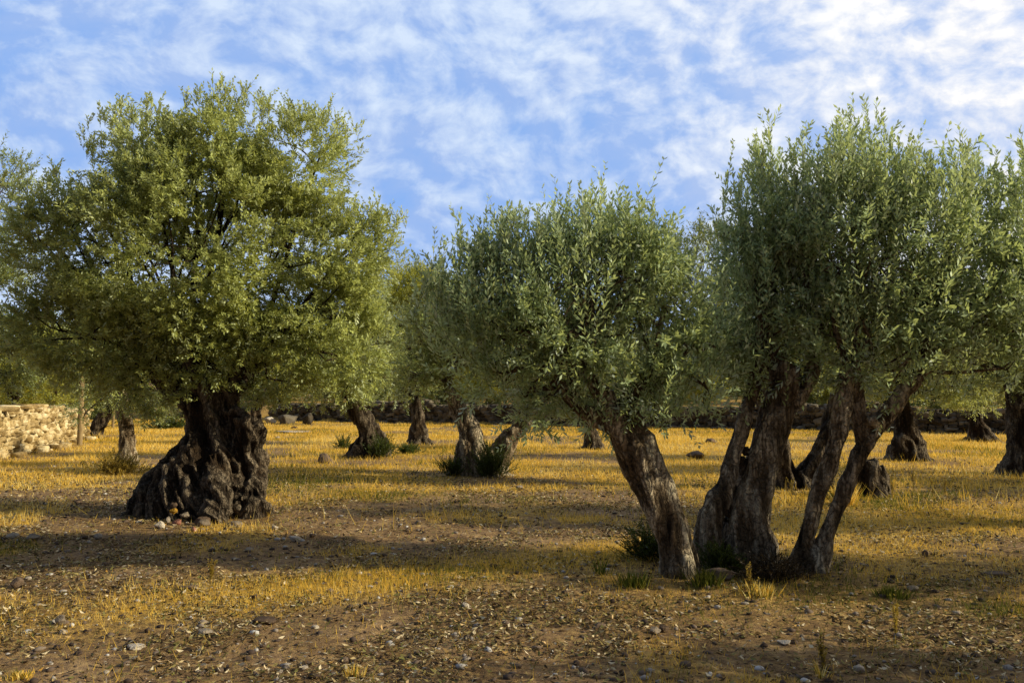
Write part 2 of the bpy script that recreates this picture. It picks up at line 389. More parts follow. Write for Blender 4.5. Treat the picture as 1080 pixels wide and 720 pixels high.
# ============================================================ SETTING
k = 7.0
u = np.linspace(-1, 1, 421); gx = np.sinh(k*u)/math.sinh(k)*700; gy = np.sinh(k*u)/math.sinh(k)*700+8.5
X, Y = np.meshgrid(gx, gy); Z = H(X, Y)
near = np.clip(1-(np.hypot(X, Y-8)/22), 0, 1)
Z = Z+near*(.05*(fbm(X, Y, 3.1, 3, 2)-.5)+.018*(vn(X, Y, 13, 4)-.5))
def micro(x, y): return np.clip(1-(np.hypot(x, y-8)/22), 0, 1)*(.05*(fbm(x, y, 3.1, 3, 2)-.5))
def straw(x, y):
    """how grassy the ground is"""
    n = fbm(x, y, .55, 4, 20); n2 = fbm(x, y, .22, 2, 30)
    far = ss(12.6, 14.6, y-.06*x+2.4*(n-.5))*(.14+.95*ss(.40, .58, fbm(x, y*1.6, .5, 4, 33)))
    sl = y-(6.0+(x+3.6)*.55)
    strip = np.exp(-(sl/.75)**2)*ss(-7, -1, x)*ss(5.5, 1.5, x)
    right = ss(2.0, 3.4, x)*ss(8.8, 10, y)*ss(9.5, 5, x)*.8
    basegr = .55*np.exp(-(((x-2.2)/1.9)**2+((y-7.0)/.9)**2))
    rgr = .5*np.exp(-(((x-4.2)/1.6)**2+((y-7.6)/1.1)**2))
    nr = .10+.5*ss(.5, .66, fbm(x, y, .9, 3, 44))
    return np.clip(np.maximum.reduce([far, strip*.95, right, basegr, rgr, nr])*(.45+1.1*n), 0, 1)
st = straw(X, Y); n = 421
ii = (np.arange(n-1)[:, None]*n+np.arange(n-1)[None]).ravel()
g = link('ground', np_mesh('ground', np.stack([X, Y, Z], -1), 4, np.stack([ii, ii+1, ii+n+1, ii+n], -1), {'straw': st.ravel()*.9}, smooth=True), M['ground'])
tag(g, kind='structure')

def blades(N, y0, y1, hmin, hmax, w, rg, dens, pow_=1.0, greenish=None):
    y = y0+(y1-y0)*rg.random(N)**pow_; x = (rg.random(N)*2-1)*(y*.66+1.5)
    keep = rg.random(N) < dens(x, y); x, y = x[keep], y[keep]; n = len(x)
    ca = rg.uniform(0, 6.28, n); hh = rg.uniform(hmin, hmax, n)*(.55+.9*vn(x, y, 1.3, 60)); z = H(x, y)+micro(x, y)-.008
    W = np.c_[np.cos(ca), np.sin(ca), np.zeros(n)]*(w*(.4+y/14))[:, None]
    lean = np.c_[rg.normal(0, .38, n), rg.normal(0, .38, n), np.ones(n)]*hh[:, None]
    b = np.c_[x, y, z]; V = np.stack([b-W, b+W, b+lean], 1).reshape(-1, 3)
    n3 = vn(x, y, .8, 70)
    r = np.clip(rg.random(n)*.7+.3*n3+.06-(greenish(x, y) if greenish else 0), 0, 1)
    return V, np.repeat(r, 3)
rg = np.random.default_rng(11)
gz = lambda x, y: .6*ss(.48, .72, fbm(x, y, .45, 3, 81))*ss(18, 12, y)+.28*ss(.55, .7, fbm(x, y, .3, 2, 82))
Va, Ra = blades(330000, 12, 46, .03, .12, .0048, rg, lambda x, y: straw(x, y)*(y < wall_y(x)-.3), .8, gz)
Vb, Rb = blades(260000, 4.6, 13.5, .02, .085, .0036, rg, lambda x, y: straw(x, y)**1.6, 1.0, gz)
Vt, Rt = blades(16000, 9.5, 30, .14, .32, .004, rg, lambda x, y: straw(x, y)*ss(.5, .7, fbm(x, y, .9, 2, 77)), 1.0)
V = np.vstack([Va, Vb, Vt]); R = np.concatenate([Ra, Rb, Rt])
tag(link('dry_grass', np_mesh('dry_grass', V, 3, np.arange(len(V)), {'rnd': R}), M['grass']), 'short golden dry grass covering the grove floor', 'grass', kind='stuff')
# green seedlings scattered in the foreground
Vg, Rg = blades(16000, 4.6, 15, .03, .10, .0045, rg, lambda x, y: ss(.52, .7, fbm(x, y, 1.1, 3, 90))*(.35+.65*np.exp(-((x-2.5)/3)**2)), 1.0)
tag(link('green_grass', np_mesh('green_grass', Vg, 3, np.arange(len(Vg)), {'rnd': Rg}), M['green_grass']), 'sparse fresh green grass shoots scattered over the bare soil', 'grass', kind='stuff')

# fallen leaves
def litter(N, y0, y1, rg):
    y = y0+(y1-y0)*rg.random(N)**1.35; x = (rg.random(N)*2-1)*(y*.66+1)
    dn = .2+.95*ss(.42, .6, fbm(x, y, 1.3, 4, 55)); keep = rg.random(N) < dn*(1-.55*straw(x, y)); x, y = x[keep], y[keep]; n = len(x)
    a = rg.uniform(0, 6.28, n); L = rg.uniform(.007, .022, n)*(1+.05*y); w = L*np.where(rg.random(n) < .3, .1, rg.uniform(.2, .5, n))
    A = unit(np.c_[np.cos(a), np.sin(a), rg.normal(0, .32, n)]); Bv = unit(np.c_[-np.sin(a), np.cos(a), rg.normal(0, .55, n)])
    c = np.c_[x, y, H(x, y)+micro(x, y)+rg.uniform(.004, .022, n)]
    cu = np.c_[np.zeros(n), np.zeros(n), rg.uniform(0, .35, n)*L]
    V = np.stack([c-A*L[:, None]+cu, c-Bv*w[:, None]-A*(L*.15)[:, None], c+A*L[:, None]+cu, c+Bv*w[:, None]], 1).reshape(-1, 3)
    return V, np.repeat(rg.random(n), 4)
V, R = litter(240000, 4.3, 17, rg)
tag(link('fallen_leaves', np_mesh('fallen_leaves', V, 4, np.arange(len(V)), {'rnd': R}), M['litter']), 'fallen brown and tan olive leaves strewn over bare soil', 'fallen leaves', kind='stuff')

# gravel
ico = bmesh.new(); bmesh.ops.create_icosphere(ico, subdivisions=1, radius=1); IV = np.array([v.co[:] for v in ico.verts]); IF = np.array([[v.index for v in f.verts] for f in ico.faces]); ico.free()
def pebbles(N, y0, y1, s0, s1, rg):
    y = y0+(y1-y0)*rg.random(N)**1.2; x = (rg.random(N)*2-1)*(y*.66+1)
    s = s0+(s1-s0)*rg.random(N)**4
    z = H(x, y)+micro(x, y)
    ax = s[:, None]*rg.uniform(.6, 1.3, (N, 3))*np.array([1, 1, .6])
    V = IV[None]*rg.uniform(.75, 1.2, (N, len(IV), 1))*ax[:, None]; a = rg.uniform(0, 6.28, N); c, q = np.cos(a)[:, None], np.sin(a)[:, None]
    V = np.stack([V[..., 0]*c-V[..., 1]*q, V[..., 0]*q+V[..., 1]*c, V[..., 2]], -1)+np.c_[x, y, z+s*.15][:, None]
    Fi = IF[None]+(np.arange(N)*len(IV))[:, None, None]
    return np_mesh('gravel', V, 3, Fi, {'rnd': np.repeat(rg.random(N)**1.5, len(IV))})
tag(link('gravel', pebbles(15000, 4.3, 20, .006, .036, rg), M['gravel']), 'small loose pebbles scattered over the bare soil', 'gravel', kind='stuff')

# ------------------------------------------------------------ walls
bm = bmesh.new(); bmesh.ops.create_cube(bm, size=2); bmesh.ops.subdivide_edges(bm, edges=bm.edges, cuts=2, use_grid_fill=True)
CV = np.array([v.co[:] for v in bm.verts]); CF = np.array([[v.index for v in f.verts] for f in bm.faces]); bm.free()
CVr = CV*(.82+.18/np.maximum(np.linalg.norm(CV, axis=1, keepdims=True)/1.35, .8))
def stone_wall(name, label, path, hgt, sw, sh, matn, seed, thick=.55, ragged=.12, both=False, rubble=0):
    rg = np.random.default_rng(seed); path = np.array(path, float); Vs = []; Rs = []
    base = Vector((path[0][0], path[0][1], 0)); cores = []
    for a, b in zip(path[:-1], path[1:]):
        L = np.linalg.norm(b-a); t = (b-a)/L; nn = np.array([t[1], -t[0]])
        th = math.atan2(t[1], t[0])
        for side in (1, -1) if both else (1,):
            z = 0.0
            while z < hgt:
                h_ = sh*rg.uniform(.7, 1.35); s = rg.uniform(-sw, 0)
                while s < L:
                    w_ = sw*rg.uniform(.5, 1.7); top = hgt*(1+ragged*(vn(s, seed, .7, 3)*2-1.2))
                    if z+h_*.5 < top:
                        off = thick/2*side*(1-.12*z/hgt)-.08*side+rg.normal(0, .03)
                        p = a+t*(s+w_/2)+nn*(off+rg.normal(0, .025)); gzz = min(Hf(*(a+t*s)), Hf(*(a+t*s+nn*.8)))-.03
                        V = CVr*np.array([w_*.54, rg.uniform(.11, .2), h_*.56*rg.uniform(.85, 1.15)])*rg.uniform(.76, 1.16, (len(CV), 1))*rg.uniform(.8, 1.15)
                        tz = rg.normal(0, .2); V = np.c_[V[:, 0]*math.cos(tz)-V[:, 2]*math.sin(tz), V[:, 1], V[:, 0]*math.sin(tz)+V[:, 2]*math.cos(tz)]
                        an = th+rg.normal(0, .1); c, q = math.cos(an), math.sin(an)
                        V = np.c_[V[:, 0]*c-V[:, 1]*q, V[:, 0]*q+V[:, 1]*c, V[:, 2]]+np.array([p[0], p[1], gzz+z+h_/2])
                        Vs.append(V); Rs.append(np.full(len(CV), rg.random()))
                    s += w_
                z += h_*.95
        # cope stones on top
        s = 0
        while s < L:
            w_ = sw*rg.uniform(.7, 1.6); top = hgt*(1+ragged*(vn(s, seed, .7, 3)*2-1.2)); p = a+t*(s+w_/2)+nn*rg.normal(0, thick*.2)
            V = CVr*np.array([w_*.55, thick*.42*rg.uniform(.6, 1.1), sh*.5*rg.uniform(.7, 1.4)])*rg.uniform(.85, 1.15, (len(CV), 1)); an = th+rg.normal(0, .35); c, q = math.cos(an), math.sin(an)
            Vs.append(np.c_[V[:, 0]*c-V[:, 1]*q, V[:, 0]*q+V[:, 1]*c, V[:, 2]]+np.array([p[0], p[1], Hf(*p) if not both else Hf(*(p-nn*0))*0+min(Hf(*(a+t*s)), Hf(*(a+t*s+nn*.8)))+top]) if both else np.c_[V[:, 0]*c-V[:, 1]*q, V[:, 0]*q+V[:, 1]*c, V[:, 2]]+np.array([p[0], p[1], min(Hf(*(a+t*s)), Hf(*(a+t*s+nn*.8)))+top])); Rs.append(np.full(len(CV), rg.random())); s += w_*.9
        cores.append((a, b, t, nn))
    for _ in range(rubble):
        a, b, t, nn = cores[rg.integers(0, len(cores))]; p = a+(b-a)*rg.random()+nn*(thick/2+rg.uniform(.1, .6)); s_ = rg.uniform(.05, .15)
        V = CVr*np.array([s_, s_*.8, s_*.6])*rg.uniform(.8, 1.2, (len(CV), 1)); Vs.append(V+np.array([p[0], p[1], Hf(*p)+s_*.3])); Rs.append(np.full(len(CV), rg.random()))
    N = len(Vs); V = np.vstack(Vs)-np.array([base.x, base.y, 0]); Fi = CF[None]+(np.arange(N)*len(CV))[:, None, None]
    root = tag(empty(name, base), label, 'wall')
    o = link('stonework', np_mesh('stonework', V, 4, Fi, {'rnd': np.concatenate(Rs)}, smooth=False), M[matn], root)
    cv = []; cf = []
    for a, b, t, nn in cores:
        i0 = len(cv); m_ = 12
        for j in range(m_+1):
            p = a+(b-a)*j/m_; zz = min(Hf(*p), Hf(*(p+nn*.8)))
            w1 = thick/2-.07
            for (o_, z_) in ((w1, -.1), (w1*.85, hgt*.84), (-w1*.85, hgt*.84), (-w1, -.1)):
                q = p+nn*o_; cv.append((q[0]-base.x, q[1]-base.y, zz+z_))
        for j in range(m_):
            for q in range(3): cf.append((i0+j*4+q, i0+j*4+q+1, i0+j*4+q+5, i0+j*4+q+4))
        cf.append((i0, i0+1, i0+2, i0+3)); e = i0+m_*4; cf.append((e+3, e+2, e+1, e))
    me = bpy.data.meshes.new('rubble_core'); me.from_pydata(cv, [], cf); me.update(); link('rubble_core', me, M['dark'], root)
    return root
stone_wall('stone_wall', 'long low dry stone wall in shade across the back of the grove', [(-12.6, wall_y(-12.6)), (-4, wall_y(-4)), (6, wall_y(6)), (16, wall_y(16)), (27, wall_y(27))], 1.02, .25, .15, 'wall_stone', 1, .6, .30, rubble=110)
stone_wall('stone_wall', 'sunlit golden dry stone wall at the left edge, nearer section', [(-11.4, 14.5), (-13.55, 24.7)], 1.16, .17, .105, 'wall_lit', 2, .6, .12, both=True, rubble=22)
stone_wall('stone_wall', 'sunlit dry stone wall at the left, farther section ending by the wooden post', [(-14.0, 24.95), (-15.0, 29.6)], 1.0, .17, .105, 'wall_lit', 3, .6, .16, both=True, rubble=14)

# ------------------------------------------------------------ wooden posts
def post(px, py, top, label, r=.06, lean=.02):
    b = G(px, py); h_ = P(px, top, b.y).z-b.z
    me = gnarl([[(0, 0, -.15, r*1.05), (lean*.4, 0, h_*.5, r), (lean, .01, h_, r*.85)]], .02, .006, 0, 3)
    o = link('wooden_post', me, M['wood'], None, b); tag(o, label, 'post', 'wooden posts'); return o
post(84, 469, 396, 'tall weathered wooden post at the end of the sunlit wall', .075)
post(119, 452, 414, 'thin orange lit wooden post beside the dark leaning far trunk', .06)

# ============================================================ OLIVE TREES
q = T
# 1 big ancient tree
RS = 0.88
d = 11.2
tr = [q(d, (208,556,62), (210,520,55), (219,485,40), (224,455,28), (219,425,22), (208,395,20), (200,372,17)),
      q(d, (255,555,24), (258,510,24), (258,478,20), (244,450,16), (230,425,12)),
      q(d, (262,474,10,-.1), (263,457,15,-.2), (254,444,11,-.15), (238,432,10)),
      q(d, (138,558,15,-.2), (158,528,17,-.1), (182,494,16)), q(d, (150,556,18), (174,520,22), (204,480,22), (216,450,16)),
      q(d, (138,560,12), (160,532,20), (186,500,24)),
      q(d, (184,560,13,-.55), (192,528,13,-.5), (206,492,13,-.35)),
      q(d, (224,556,13,-.7), (228,520,15,-.5), (226,480,14,-.3)),
      q(d, (248,558,26,-.1), (246,510,24,-.1), (238,465,16)), q(d, (274,560,10,-.3), (268,525,14,-.2), (262,492,14)),
      q(d, (219,440,22), (240,412,17), (268,385,12)), q(d, (215,430,20), (180,400,15), (150,378,11))] + roots(d, 207, 548, 58, 9, 1.25, 4, .5, .8)
tree('largest ancient olive tree with huge flared gnarled trunk', d, tr,
     [(215,265,135), (125,270,100), (300,285,100), (242,165,62), (165,165,62), (318,175,58), (105,345,75), (335,345,70), (62,255,55), (225,365,62), (370,265,48), (365,370,50), (290,385,42), (160,395,42), (60,345,48), (205,200,80), (215,220,60), (190,330,60), (260,330,60)],
     14500, .078, 21, .016, .105, leaf='olive_leaf_warm', tops=[tr[0][-1], tr[-10][-1], tr[-11][-1]], m=8, upb=.3, dd=.95, cl=6, hole=-.24, Lt=(.12,.26), lw=.0118,
     shoots=[(245,86,.4,12), (275,106,.3,10), (160,103,.35,12), (140,108,.3,8), (332,108,.35,12), (345,122,.25,8), (100,140,.3,10), (212,100,.3,10), (190,118,.3,10), (60,178,.3,10), (392,212,.35,8), (408,220,.25,6), (20,185,.3,8), (120,118,.25,8), (300,112,.28,8)])
# 2 leaning near tree (centre)
RS = 0.66
d = 7.6
tr = [q(d, (716,612,31), (713,585,26), (703,555,24), (689,522,25), (671,485,27), (658,455,25), (650,428,22)),
      q(d, (735,605,9), (724,570,12), (710,540,14), (697,505,14), (685,470,12), (668,435,10), (655,420,8)),
      q(d, (648,450,17), (628,438,14), (605,428,10)), q(d, (655,440,18), (668,412,14), (690,385,10)), q(d, (655,445,18), (635,415,14), (610,385,10))] + roots(d, 716, 604, 27, 6, 1.4, 9, .9, .7)
tree('leaning olive tree in the centre foreground, single mottled trunk tilted left', d, tr,
     [(610,320,92), (525,335,62), (700,325,52), (565,290,50), (655,285,55), (605,388,55), (680,392,42), (500,300,36), (545,390,42), (735,360,36), (745,400,22), (575,415,26), (480,350,30), (560,405,34), (620,412,36), (690,412,30)],
     1350, .087, 22, .012, .032, leaf='olive_leaf_near', barkm='bark_grey', tops=[tr[2][-1], tr[3][-1], tr[4][-1], tr[0][-1]], m=8, upb=.6, dd=.8, cl=6, stem=.0016, lw=.0112, au=950, hole=-.04, nf=2.0,
     shoots=[(622,194,.75,12), (600,198,.7,12), (655,205,.5,12), (640,215,.45,10), (575,228,.45,10), (545,215,.5,8), (523,222,.5,8), (493,222,.75,8,.1), (468,248,.7,7,.08), (680,230,.4,10), (510,250,.4,8), (478,290,.4,7), (560,215,.4,7), (590,225,.4,9), (697,245,.35,9)])
# 3 thick split trunk
RS = 0.66
d = 8.1
tr = [q(d, (786,604,44), (782,572,38), (788,540,34), (800,500,29), (812,460,27), (822,425,24), (835,385,18)),
      q(d, (752,600,20,-.15), (748,565,22,-.15), (757,530,19,-.1), (770,490,16), (783,450,14), (794,410,12), (800,380,10)),
      q(d, (812,610,18,-.1), (806,580,20,-.15), (798,545,18,-.15), (806,505,16,-.1), (818,465,14)),
      q(d, (818,440,16), (846,412,12), (862,380,9)), q(d, (792,612,22), (822,609,17), (850,612,15)), q(d, (740,612,14,-.1), (765,606,20,-.1), (800,608,20))] + roots(d, 790, 598, 40, 8, 1.45, 5, .7, .7)
tree('thick olive tree with deeply split trunk, between the leaning tree and the slender stems', d, tr,
     [(818,300,64), (830,255,46), (806,240,34), (850,320,68), (796,350,46), (815,385,46), (795,300,36), (855,275,44)],
     950, .087, 23, .012, .042, tops=[tr[0][-1], tr[1][-1], tr[3][-1]], leaf='olive_leaf_near', barkm='bark_grey', m=8, upb=.6, dd=.8, cl=6, stem=.0016, lw=.0112, twist=.35, au=620, hole=-.06, nf=2.0,
     shoots=[(793,138,.8,12), (812,140,.85,12), (833,145,.55,10), (785,215,.5,8), (850,160,.5,10), (790,260,.4,7), (800,175,.5,9)])
# 4 slender two-stemmed tree
RS = 0.64
d = 7.7
tr = [q(d, (838,606,17), (847,575,13), (856,540,13), (868,505,14), (876,485,15), (884,455,13), (890,420,13), (893,385,10)),
      q(d, (862,612,20), (866,580,16), (880,545,14), (896,505,14), (912,472,15), (934,440,14), (952,415,12), (975,390,9)),
      q(d, (912,475,13), (908,445,11), (905,415,9), (900,385,7)), q(d, (850,612,22), (852,595,20), (850,580,12)),
      q(d, (925,455,9), (918,440,8,-.1))] + roots(d, 855, 606, 24, 6, 1.3, 6, .7, .7)
tree('slender olive tree with two thin curving stems rising from one pale patched base', d, tr,
     [(935,285,90), (895,225,50), (1000,262,58), (1045,310,68), (955,370,58), (1035,362,48), (900,350,62), (950,250,52), (1085,258,52), (1090,330,60), (880,270,50), (985,330,60)],
     1500, .087, 24, .0105, .025, leaf='olive_leaf_near', barkm='bark_grey', tops=[tr[0][-1], tr[1][-1], tr[2][-1]], m=8, upb=.6, dd=.8, cl=6, stem=.0016, lw=.0112, au=1250, hole=-.06, nf=2.0,
     shoots=[(897,100,.9,16), (890,118,.7,10), (880,130,.6,10), (912,135,.6,10), (930,150,.5,10), (963,150,.6,10), (945,170,.4,9), (1000,150,.6,10), (1023,155,.6,9), (985,165,.5,9), (1074,136,.85,14), (1060,165,.5,10), (1045,175,.5,9), (870,165,.5,9), (1090,150,.6,9), (860,190,.4,8)])
# 5 forked tree behind the near trees
RS = 0.85
d = 14.3
tr = [q(d, (832,518,17), (828,495,13), (822,470,11), (812,440,10), (800,405,8)), q(d, (838,515,13), (858,492,14), (872,465,13), (882,435,11), (890,400,8)),
      q(d, (845,514,11), (862,508,10), (880,510,6))] + roots(d, 840, 512, 20, 6, 1.3, 7, .5)
tree('olive tree with V-forked trunk seen between the split trunk and the slender stems', d, tr,
     [(735,300,46), (765,275,44), (720,340,42), (790,330,50), (845,350,45), (745,365,45), (700,300,24), (800,385,40), (885,385,34)],
     2600, .078, 25, .03, .06, leaf='olive_leaf', tops=[tr[0][-1], tr[1][-1]], m=8, upb=.4, shoots=[(735,236,.4,10), (755,232,.4,9), (715,250,.3,8), (775,240,.3,8)])
# 6 two-limbed mid tree
d = 16.2
tr = [q(d, (505,508,32), (503,490,26), (497,470,17), (493,450,13), (483,432,11), (472,410,8)),
      q(d, (518,506,20), (526,482,15), (540,460,12), (556,440,11), (576,420,9)), q(d, (480,506,12), (490,488,14), (495,465,12)), q(d, (512,508,28), (513,488,21), (512,474,12))] + roots(d, 505, 502, 30, 7, 1.2, 8, .5)
tree('olive tree with dark flared base and two diverging limbs, green suckers at its foot', d, tr,
     [(480,368,38), (530,365,40), (455,345,32), (445,393,28), (572,385,34), (495,392,24), (600,378,28), (510,330,30), (470,320,24)],
     2500, .080, 26, .03, .07, barkm='bark_grey', tops=[tr[0][-1], tr[1][-1]], m=8, upb=.4)
# 7 twisted mid-left trunk
d = 20.6
tr = [q(d, (383,488,24), (385,474,19), (389,460,12), (386,446,10), (375,430,10), (368,412,8)), q(d, (402,488,10), (402,472,9), (396,458,8), (390,448,7))] + roots(d, 383, 484, 22, 7, 1.25, 9, .5)
tree('olive tree with short twisted trunk leaning left, round brown rock beside it', d, tr,
     [(365,385,38), (390,360,34), (405,395,26), (340,400,26), (385,325,28), (350,350,30), (372,410,24)],
     1900, .092, 27, .035, .09, tops=[tr[0][-1]], m=7, upb=.35)
# 8 conical trunk
d = 25.5
tr = [q(d, (442,474,18), (442,462,12), (441,448,8), (440,432,6), (440,415,5))] + roots(d, 442, 471, 16, 7, 1.35, 10, .6)
tree('small far olive tree with dark cone-shaped trunk, left of the two-limbed tree', d, tr,
     [(440,400,26), (420,380,24), (460,385,24), (440,360,26), (425,345,18)], 1100, .11, 28, .04, .07, tops=[tr[0][-1]], m=7, leaf='olive_leaf')
# 9 small left trunk
d = 18.2
tr = [q(d, (134,498,16), (134,484,12), (134,468,9), (133,450,8.5), (132,432,8), (130,410,6))] + roots(d, 134, 494, 14, 6, 1.3, 11, .5)
tree('small olive tree with straight upright grey trunk, left of the largest tree', d, tr,
     [(135,400,36), (100,385,36), (170,400,34), (150,360,36), (105,350,32), (190,420,22), (90,425,16), (165,432,12)], 1700, .085, 29, .03, .05, barkm='bark_grey', tops=[tr[0][-1]], m=7, leaf='olive_leaf_warm')
# 10 dark leaning far-left trunk
d = 31
tr = [q(d, (99,460,8), (104,448,8), (112,436,7), (120,424,6), (124,410,5))] + roots(d, 99, 458, 6, 5, 1.3, 12, .5)
tree('far olive tree with black trunk leaning right behind the wooden post', d, tr,
     [(95,410,26), (130,405,26), (110,385,26), (150,420,14), (75,400,20)], 900, .12, 30, .05, .06, tops=[tr[0][-1]], m=6, leaf='olive_leaf_far')
# 11 trunk by the wall behind the big tree
d = 38
tr = [q(d, (270,446,8), (270,434,6), (274,424,6), (282,412,5))] + roots(d, 270, 445, 7, 5, 1.3, 13, .5)
tree('far olive tree with dark trunk at the left end of the long wall', d, tr,
     [(270,395,26), (300,400,24), (250,385,24), (325,405,20), (290,375,26)], 900, .13, 31, .05, .06, tops=[tr[0][-1]], m=6, leaf='olive_leaf_far')
# 12 right mid conical
d = 19.6
tr = [q(d, (957,492,27), (956,476,20), (955,458,13), (953,440,11), (950,415,8)), q(d, (968,490,12), (964,470,12), (958,450,10))] + roots(d, 957, 488, 25, 8, 1.2, 14, .5)
tree('olive tree with broad black cone-shaped trunk beyond the slender stems', d, tr,
     [(950,390,40), (1000,385,38), (910,390,32), (985,410,24), (960,350,42), (1020,405,26), (925,350,36)], 2300, .09, 32, .035, .09, tops=[tr[0][-1]], m=7, leaf='olive_leaf_warm')
# 13 far right low cone
d = 27
tr = [q(d, (1036,470,18), (1034,458,13), (1030,446,9), (1028,430,7))] + roots(d, 1036, 467, 18, 7, 1.35, 15, .4)
tree('far olive tree with low spreading black stump-like trunk near the back wall', d, tr,
     [(1030,405,28), (1055,395,26), (1005,400,26), (1030,380,28), (1010,425,9), (1045,425,9)], 1100, .11, 33, .04, .08, tops=[tr[0][-1]], m=7, leaf='olive_leaf_warm')
# 14 right edge
d = 16.4
tr = [q(d, (1080,506,26), (1078,485,18), (1076,460,13), (1074,435,12), (1070,405,9)), q(d, (1064,505,12), (1072,485,12), (1076,465,10))] + roots(d, 1078, 500, 26, 7, 1.25, 16, .5)
tree('olive tree cut off by the right edge, dark trunk flaring at the ground', d, tr,
     [(1070,365,46), (1110,350,60), (1040,385,30), (1080,400,30), (1130,380,50), (1060,320,40), (1055,405,20)], 2200, .085, 34, .035, .08, tops=[tr[0][-1]], m=8)
# 15 centre far trunk
d = 23.3
tr = [q(d, (625,479,15), (625,466,11), (622,452,7), (616,438,6), (606,424,5))] + roots(d, 625, 475, 14, 7, 1.35, 17, .4)
tree('far olive tree with small dark trunk seen left of the leaning near trunk', d, tr,
     [(600,405,26), (625,395,26), (575,405,22), (600,425,14), (640,415,20)], 1000, .10, 35, .04, .07, tops=[tr[0][-1]], m=7)
# 16 left frame edge tree
d = 13
tr = [q(d, (-70,522,22), (-66,490,15), (-62,450,13), (-55,400,10))] + roots(d, -70, 520, 20, 6, 1.3, 18, .5)
tree('blue green olive crown reaching in from the left edge beside the largest tree', d, tr,
     [(-45,245,68), (-60,330,75), (0,330,40), (-10,200,42), (-100,280,80), (5,265,32), (15,380,24)], 2600, .075, 36, .035, .07, tops=[tr[0][-1]], m=8)
# stump
d = 13.2
tr = [q(d, (922,530,17), (920,512,14), (918,495,12), (914,484,9)), q(d, (908,530,6), (910,505,6), (911,478,4)), q(d, (932,530,7), (932,508,6), (930,492,4))] + roots(d, 920, 526, 15, 6, 1.25, 19, .4)
b = tr[0][0]; base = Vector((b[0], b[1], Hf(b[0], b[1])))
me = gnarl(tr, .02, .09, .2, 40); o = link('tree_stump', me, M['bark']); tag(o, 'short broken dark hollow stump behind the slender stems, dry weeds beside it', 'stump')

# ------------------------------------------------------------ trees behind the wall and out of frame
def far_tree(label, x, y, hgt, rad, seed, leaf, group, name='tree', n=850, ll=.2, warm=None):
    """a rounder tree of the wooded belt, in metres"""
    z = Hf(x, y); rg_ = random.Random(seed); base = Vector((x, y, z)); c = hgt-rad*.9
    D2 = y
    px = lambda wx: 540+F*wx/(y*math.cos(TILT)+0)
    root = tag(empty(name, base), label, 'tree', group)
    tr = [[(0, 0, -.2, rad*.14), (rg_.uniform(-.2, .2), 0, c*.5, rad*.09), (rg_.uniform(-.3, .3), 0, c*.9, rad*.07)]]
    link('trunk', gnarl(tr, .06, .05, .5, seed), M['bark'], root)
    rr = np.random.default_rng(seed); B = []
    B.append((0, 0, c, rad*.72))
    for i in range(9):
        a = rr.uniform(0, 6.28); e = rr.uniform(-.5, 1.2); B.append((math.cos(a)*math.cos(e)*rad*.62, math.sin(a)*math.cos(e)*rad*.62, c+math.sin(e)*rad*.62, rad*rr.uniform(.32, .5)))
    B = np.array(B); w = B[:, 3]**2; cl = 8; nc = n//cl; i = rr.choice(len(B), nc, p=w/w.sum()); uu = unit(rr.normal(size=(nc, 3)))
    C = B[i, :3]+uu*B[i, 3:4]*(rr.uniform(.4, 1, (nc, 1))**.5); rep = np.repeat(np.arange(nc), cl); N = len(rep)
    Dd = unit(uu[rep]+rr.normal(0, .6, (N, 3))+np.array([0, 0, .35])); L = rr.uniform(.3, .6, N)*ll/.14
    parts = [twigs(C[rep]+rr.normal(0, .18, (N, 3)), Dd, L, 6, ll*.17, ll, rr, .006)]
    link('crown', foliage_mesh('foliage', parts, (0, 0, 0)), [M[leaf], M['bark']], root)
    return root
def copy_tree(root, loc, rz, s, label):
    r = root.copy(); COL.objects.link(r); r.location = loc; r.rotation_euler = (0, 0, rz); r.scale = (s, s, s); r['label'] = label
    for ch in list(root.children):
        c = ch.copy(); COL.objects.link(c); c.parent = r
    return r
BG = 'trees beyond the stone walls'
def X_(px, y): return (px-540)/F*y*math.cos(TILT)
t_round = far_tree('rounded yellow green tree rising beyond the wall between the largest crown and centre', X_(428, 52), 52, 8.6, 3.6, 51, 'olive_leaf_far', BG, n=3800, ll=.20)
t_left = far_tree('bushy golden green tree above the sunlit wall at the left edge', X_(10, 33), 33, 4.6, 2.3, 52, 'olive_leaf_far', BG, n=1900, ll=.15)
t_dense = far_tree('dense low tree behind the long wall, first from the left', X_(200, 50), 50, 4.5, 3.0, 53, 'olive_leaf', BG, n=1700, ll=.20)
spots = [(60, 37, 1.0, 'bushy tree rooted behind the farther sunlit wall section'), (120, 50, 1.0, 'low tree beyond the leaning far-left trunk'), (300, 54, 1.15, 'tree behind the left end of the long wall'),
         (355, 50, 1.0, 'tree behind the long wall, behind the twisted trunk'), (470, 48, .95, 'tree behind the wall, just right of the cone-shaped trunk'), (520, 50, 1.0, 'tree behind the wall, seen between the two diverging limbs'),
         (580, 46, .95, 'tree behind the wall, under the centre crown'), (640, 48, .9, 'tree behind the wall, just left of the leaning trunk'), (705, 52, .95, 'tree behind the wall, just right of the leaning trunk'),
         (800, 50, 1.05, 'tree behind the wall, behind the split trunk'), (860, 44, .9, 'tree behind the wall, between the split trunk and the slender stems'), (925, 46, 1.0, 'tree behind the wall, just right of the slender stems'),
         (985, 43, .9, 'tree behind the wall, right of the broad black cone trunk'), (1045, 42, .9, 'tree behind the wall, above the low stump-like trunk'), (1110, 40, 1.0, 'tree behind the wall at the right edge')]
for i, (px, y, s, lab) in enumerate(spots):
    x = X_(px, y); y2 = y+random.uniform(-1, 2)
    copy_tree(t_dense if i % 3 else t_left, (x, y2, Hf(x, y2)), random.uniform(0, 6), s*random.uniform(.9, 1.1), 'dark green '+lab)
